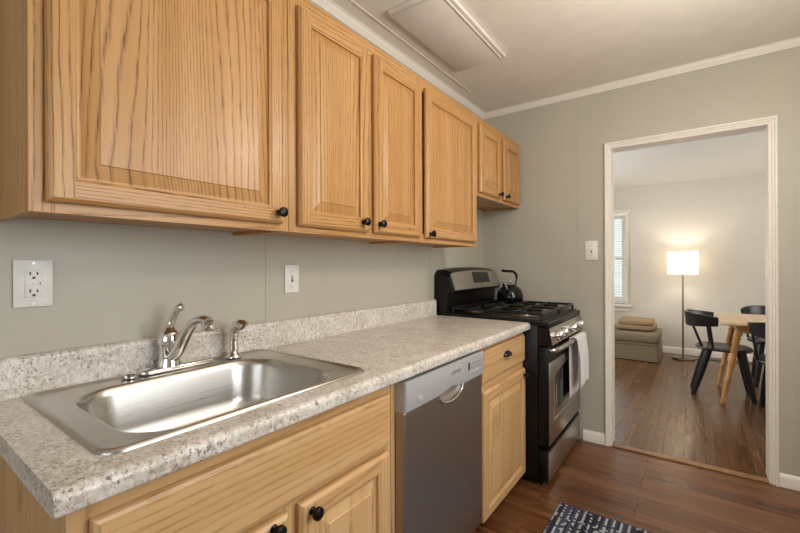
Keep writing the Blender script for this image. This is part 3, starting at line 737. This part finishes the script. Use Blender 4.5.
# ------------------------------------------------------------------ wall plates
def plate(name, label, cat, wall, a, z, w_, h_, kind):
    t = thing(name, label, cat, (.0, a, z) if wall == 'left' else (a, D, z))
    def bx_(part, a0, a1, z0, z1, d0, d1, mat, par, bev=0):
        mb = MB()
        if wall == 'left': mb.box(d0, d1, a+a0, a+a1, z+z0, z+z1, bev)
        else: mb.box(a+a0, a+a1, D-d1, D-d0, z+z0, z+z1, bev)
        return mb.build(part, mat, par)
    bx_('cover_plate', -w_/2, w_/2, -h_/2, h_/2, .0018, .007, 'white_plate', t, .002)
    if kind == 'outlet':
        r = bx_('receptacle', -.0175, .0175, -.036, .036, .006, .0095, 'white_plate', t, .001)
        for zz in (.0235, -.0215):
            bx_('slot', -.0085, -.0055, zz-.002, zz+.007, .0094, .0098, 'slot', r); bx_('slot', .0055, .0085, zz-.002, zz+.006, .0094, .0098, 'slot', r)
            bx_('ground_hole', -.003, .003, zz-.012, zz-.006, .0094, .0098, 'slot', r)
        bx_('test_button', -.0145, -.004, -.004, .004, .0092, .0108, 'white_plate', r, .0005); bx_('reset_button', -.003, .0085, -.004, .004, .0092, .0108, 'white_plate', r, .0005)
        bx_('indicator_light', .0115, .0135, -.003, .003, .0094, .0098, 'slot', r)
        for zz in (.052, -.052): bx_('screw', -.003, .003, zz-.003, zz+.003, .0068, .0076, 'button', t)
    else:
        bx_('switch_slot', -.005, .005, -.013, .013, .0066, .0074, 'slot', t)
        bx_('toggle', -.004, .004, -.003, .011, .0066, .017, 'white_plate', t, .001)
        for zz in (.034, -.034): bx_('screw', -.003, .003, zz-.003, zz+.003, .0068, .0076, 'button', t)
plate('wall_outlet', 'white electrical outlet on the wall left of the faucet', 'outlet', 'left', .281, 1.197, .078, .121, 'outlet')
plate('light_switch', 'white light switch on the left wall between faucet and range', 'switch', 'left', 1.111, 1.184, .074, .118, 'switch')
plate('light_switch', 'white light switch on the far wall beside the doorway', 'switch', 'far', .812, 1.338, .082, .134, 'switch')

# ------------------------------------------------------------------ rug
t = thing('rug', 'navy and white woven rug on the dark kitchen floor', 'rug', (1.2, 1.6, 0))
mb = MB(); nx_, x0, x1, y0, y1 = 120, .825, 1.56, .55, 2.165
top = []
for k in range(nx_*2+1):
    x = x0+(x1-x0)*k/(nx_*2); z = .0095+.002*math.sin(2*PI*(x-.0031)/.0125*1)
    top.append((x, z))
prof = [(x0, .001)]+[(x1, .001)]+top[::-1]
mb.prism(prof, 'y', y0, y1); mb.build('rug_weave', 'rug', t, sharp=60)
mb = MB()
for k in range(96):
    x = x0+.004+(x1-x0-.008)*k/95; dx = random.uniform(-.004, .004); l_ = random.uniform(.010, .020)
    for yy, sg in ((y1, 1), (y0, -1)):
        mb.tube([(x, yy-.003*sg, .007), (x+dx*.5, yy+sg*l_*.6, .006), (x+dx, yy+sg*l_, .004)], [.0030, .0028, .0018], 5)
o = mb.build('fringe', simple('rug fringe', lin(60, 62, 78), .95), t, sharp=60); o['kind'] = 'stuff'

# ------------------------------------------------------------------ dining room
def chair_parts():
    t = thing('dining_chair', '', 'chair', (0, 0, 0), 'black dining chairs')
    SZ = .435
    pts = []
    for k in range(40):
        a = 2*PI*k/40; ca, sa = math.cos(a), math.sin(a)
        rx = .215*abs(ca)**.75*(1 if ca > 0 else -1); ry = .215*abs(sa)**.75*(1 if sa > 0 else -1)
        pts.append((rx, ry*(1 if ca > 0 else .93)))
    MB().loft([[(x*s, y*s, z) for x, y in pts] for s, z in ((.90, SZ), (.97, SZ+.006), (1, SZ+.016), (.985, SZ+.026), (.94, SZ+.030), (.75, SZ+.026))]).build('seat', 'chair', t, sharp=40)
    for sx, top, foot in (((-1), (-.115, .10), (-.235, .135)), (1, (.125, .105), (.205, .155))):
        for sy in (1, -1):
            p0 = Vector((top[0], top[1]*sy, SZ+.002)); p1 = Vector((foot[0], foot[1]*sy, 0.002))
            MB().tube([p0, p0.lerp(p1, .5), p1], [.030, .028, .020], 8).build('leg', 'chair', t, sharp=50)
    rings = []
    m = 28
    for k in range(m+1):
        a = math.radians(91+178*k/m); e = min(k, m-k)/m
        taper = .62+.38*min(1, e*3.2)
        h = .135*taper; zc = .718-.004*(1-min(1, e*3)); r = .232; cx = -.050
        def pp(rr, z): return (cx+rr*math.cos(a), rr*math.sin(a), z)
        lean = .010
        rings.append([pp(r-.009, zc-h/2), pp(r+.007, zc-h/2), pp(r+.012+lean, zc+h/2-.006), pp(r+.008+lean, zc+h/2), pp(r-.004+lean, zc+h/2), pp(r-.008+lean, zc+h/2-.006)])
    MB().loft(rings).build('backrest', 'chair', t, sharp=40)
    for deg, r0 in ((106, .20), (146, .185), (214, .185), (254, .20)):
        a = math.radians(deg)
        MB().tube([(-.045+r0*.78*math.cos(a), r0*.98*math.sin(a), SZ+.022), (-.050+.230*math.cos(a), .230*math.sin(a), .672)], [.0115, .0095], 8).build('spindle', 'chair', t, sharp=50)
    return t
ch0 = chair_parts()
def dup(root):
    r = root.copy(); C.objects.link(r)
    for ch in list(root.children):
        c = ch.copy(); C.objects.link(c); c.parent = r
    return r
for (x, y, rz, lab), o in zip((
        (1.615, 4.875, 2, 'black wooden dining chair at left of the table, whole chair visible'),
        (2.05, 5.58, -90, 'black dining chair at the far end, only back and seat edge behind the table'),
        (2.005, 4.445, 86, 'black dining chair in front of the table, cut off by right door jamb')), (ch0, dup(ch0), dup(ch0))):
    o.location = (x, y, 0); o.rotation_euler = (0, 0, math.radians(rz)); o['label'] = lab
TZ = .735
t = thing('dining_table', 'light wood dining table with turned legs in the next room', 'table', (2.0, 4.88, 0))
tx0, tx1, ty0, ty1 = 1.572, 2.52, 4.44, 5.34
MB().loft([rrect(tx0+g, tx1-g, ty0+g, ty1-g, .05, z, 6) for g, z in ((.006, TZ-.024), (0, TZ-.018), (0, TZ-.006), (.005, TZ))]).build('tabletop', 'table', t, sharp=40)
ax0, ax1, ay0, ay1 = tx0+.12, tx1-.12, ty0+.12, ty1-.12; AZ0, AZ1 = TZ-.095, TZ-.0245
MB().box(ax0, ax0+.02, ay0, ay1, AZ0, AZ1).box(ax1-.02, ax1, ay0, ay1, AZ0, AZ1).box(ax0+.02, ax1-.02, ay0, ay0+.02, AZ0, AZ1).box(ax0+.02, ax1-.02, ay1-.02, ay1, AZ0, AZ1).build('apron', 'table_leg', t)
for sx, sy in ((0, 0), (0, 1), (1, 0), (1, 1)):
    p0 = Vector((ax0+.026 if sx == 0 else ax1-.026, ay0+.026 if sy == 0 else ay1-.026, AZ1)); f = Vector((p0.x+(-.125 if sx == 0 else .125), p0.y+(-.03 if sy == 0 else .03), .002))
    prof = [(0, .030), (.14, .030), (.15, .018), (.17, .030), (.20, .022), (.34, .027), (.36, .020), (.38, .027), (.50, .024), (.66, .019), (.68, .026), (.71, .026), (.73, .018), (.86, .020), (.94, .016), (.96, .021), (1, .017)]
    MB().tube([p0.lerp(f, s) for s, r in prof], [r for s, r in prof], 16).build('leg', 'table_leg', t, sharp=50)

# floor lamp
LX, LY = 1.278, 6.42
t = thing('floor_lamp', 'lit floor lamp with white drum shade against the dining room wall', 'lamp', (LX, LY, 0))
MB().lathe([(.122, .001), (.125, .008), (.122, .018), (.04, .022), (.012, .028)], (LX, LY, 0), 'z', 36).build('lamp_base', 'nickel', t, sharp=40)
MB().lathe([(.010, .026), (.010, 1.20), (.016, 1.205), (.016, 1.235), (.006, 1.24)], (LX, LY, 0), 'z', 14).build('pole', 'nickel', t, sharp=40)
sh = MB().lathe([(.166, 1.108), (.166, 1.402)], (LX, LY, 0), 'z', 48, caps=False).build('lamp_shade', 'shade', t, sharp=60)
mb = MB()
for z in (1.109, 1.401): mb.tube([(LX+.1665*math.cos(a), LY+.1665*math.sin(a), z) for a in (2*PI*k/48 for k in range(49))], .0022, 6)
for k in range(3): a = 2*PI*k/3+.3; mb.tube([(LX+.014*math.cos(a), LY+.014*math.sin(a), 1.222), (LX+.166*math.cos(a), LY+.166*math.sin(a), 1.392)], .0018, 6)
mb.build('shade_ring', 'trim', sh, sharp=60)
MB().lathe([(.012, 1.241), (.014, 1.25), (.028, 1.275), (.030, 1.292), (.024, 1.312), (.010, 1.322), (.001, 1.324)], (LX, LY, 0), 'z', 20).build('bulb', 'glass', t, sharp=60)
pl_ = bpy.data.lights.new('lamp_bulb_light', 'POINT'); pl_.energy = 9; pl_.color = (1, .88, .70); pl_.shadow_soft_size = .045
po = bpy.data.objects.new('lamp_bulb_light', pl_); C.objects.link(po); po.location = (LX, LY, 1.285)
tag(MB().tube(smooth_path([(LX+.126, LY+.02, .006), (LX+.2, LY+.09, .0055), (LX+.33, LY+.12, .0055), (LX+.42, LY+.06, .0055), (LX+.52, LY+.13, .0055), (LX+.8, LY+.17, .0055)], 8), .0045, 8).build('lamp_cord', 'cord'), 'black power cord lying on the floor right of the floor lamp', 'cord')

# ottoman and blanket
t = thing('ottoman', 'low olive brown upholstered ottoman with pleated skirt under the window', 'ottoman', (.72, 6.3, 0))
ox0, ox1, oy0, oy1 = .38, 1.035, 5.97, 6.66
MB().loft([rrect(ox0+g, ox1-g, oy0+g, oy1-g, .05, z, 6) for g, z in ((.012, .232), (.0, .242), (-.004, .29), (0, .338), (.012, .352), (.05, .360), (.16, .366))]).build('top_cushion', 'ottoman', t, sharp=50)
MB().loft([rrect(ox0+g, ox1-g, oy0+g, oy1-g, .04, z, 6) for g, z in ((.012, .19), (.006, .20), (.006, .228), (.012, .2315))]).build('band', 'ottoman', t, sharp=50)
def skirt(z, fl):
    base = rrect(ox0, ox1, oy0, oy1, .03, z, 10); out = []
    n = len(base); cx_, cy_ = (ox0+ox1)/2, (oy0+oy1)/2
    for k, (x, y, zz) in enumerate(base):
        c = 1+fl*.02
        out.append((cx_+(x-cx_)*c, cy_+(y-cy_)*c, z))
    return out
MB().loft([skirt(.008, 1), skirt(.10, .6), skirt(.19, 0)]).build('skirt', 'ottoman', t, sharp=50)
mb = MB()
for k in range(2):
    z = .376+k*.062; rings = []
    for s_, zz in ((.95, z), (.99, z+.010), (1.0, z+.030), (.985, z+.050), (.94, z+.060), (.6, z+.064)):
        rings.append([(.76+(x-.76)*s_+.010*math.sin(5*y+k*2), 6.31+(y-6.31)*s_, zz+.005*math.sin(x*17+k)*math.sin(y*11)) for x, y, _ in rrect(.545+.015*k, .985-.02*k, 6.06+.01*k, 6.56, .07, 0, 8)])
    mb.loft(rings)
tag(mb.build('folded_blanket', 'blanket', sharp=60), 'tan folded blanket lying on top of the ottoman', 'blanket')

# blind in the dining window
t = thing('window_blind', 'white horizontal slat blind hanging in the dining room window', 'blind', (.24, FY-.045, 1.3))
MB().box(-.14, .618, FY-.068, FY-.026, 1.955, 1.995, .003).build('headrail', 'blind', t)
mb = MB()
n_ = 46
for k in range(n_):
    z = .705+k*(1.935-.705)/(n_-1)
    mb.loft([[(x, FY-.047+a*.0125, z+a*.0075+b) for a, b in ((-1, 0), (0, .0022), (1, 0), (1, .0012), (0, .0034), (-1, .0012))] for x in (-.135, .612)])
mb.build('slats', 'blind', t)
MB().box(-.135, .612, FY-.060, FY-.034, .672, .690, .003).build('bottom_rail', 'blind', t)
for x in (.05, .50): MB().tube([(x, FY-.061, .68), (x, FY-.061, 1.96)], .001, 6).build('ladder_cord', 'blind', t)

# outside the dining window
struct('ground', MB().box(-6, 6, FY+.2, 18, -.5, -.4), 'lawn')
rnd = random.Random(3)
for cx_, cy_, r_, lab in ((-.75, 11.5, .55, 'green shrub outside the dining room window'),):
    t = thing('shrub', lab, 'shrub', (cx_, cy_, -.4))
    mb = MB()
    for k in range(900):
        d = Vector((rnd.gauss(0, 1), rnd.gauss(0, 1), rnd.gauss(0, 1))).normalized()*r_*rnd.uniform(.6, 1)
        p = Vector((cx_, cy_, .35))+Vector((d.x, d.y, d.z*1.05)); a = Vector((rnd.gauss(0, 1), rnd.gauss(0, 1), rnd.gauss(0, 1))).normalized()*.07; b = a.cross(Vector((rnd.gauss(0, 1), rnd.gauss(0, 1), 1))).normalized()*.03
        mb.face([p-a, p+b, p+a, p-b])
    f = mb.build('foliage', 'leaf', t)
    MB().tube([(cx_, cy_, -.4), (cx_+.02, cy_, .2), (cx_, cy_, .6)], [.05, .04, .02], 8).build('trunk', 'table_leg', t)
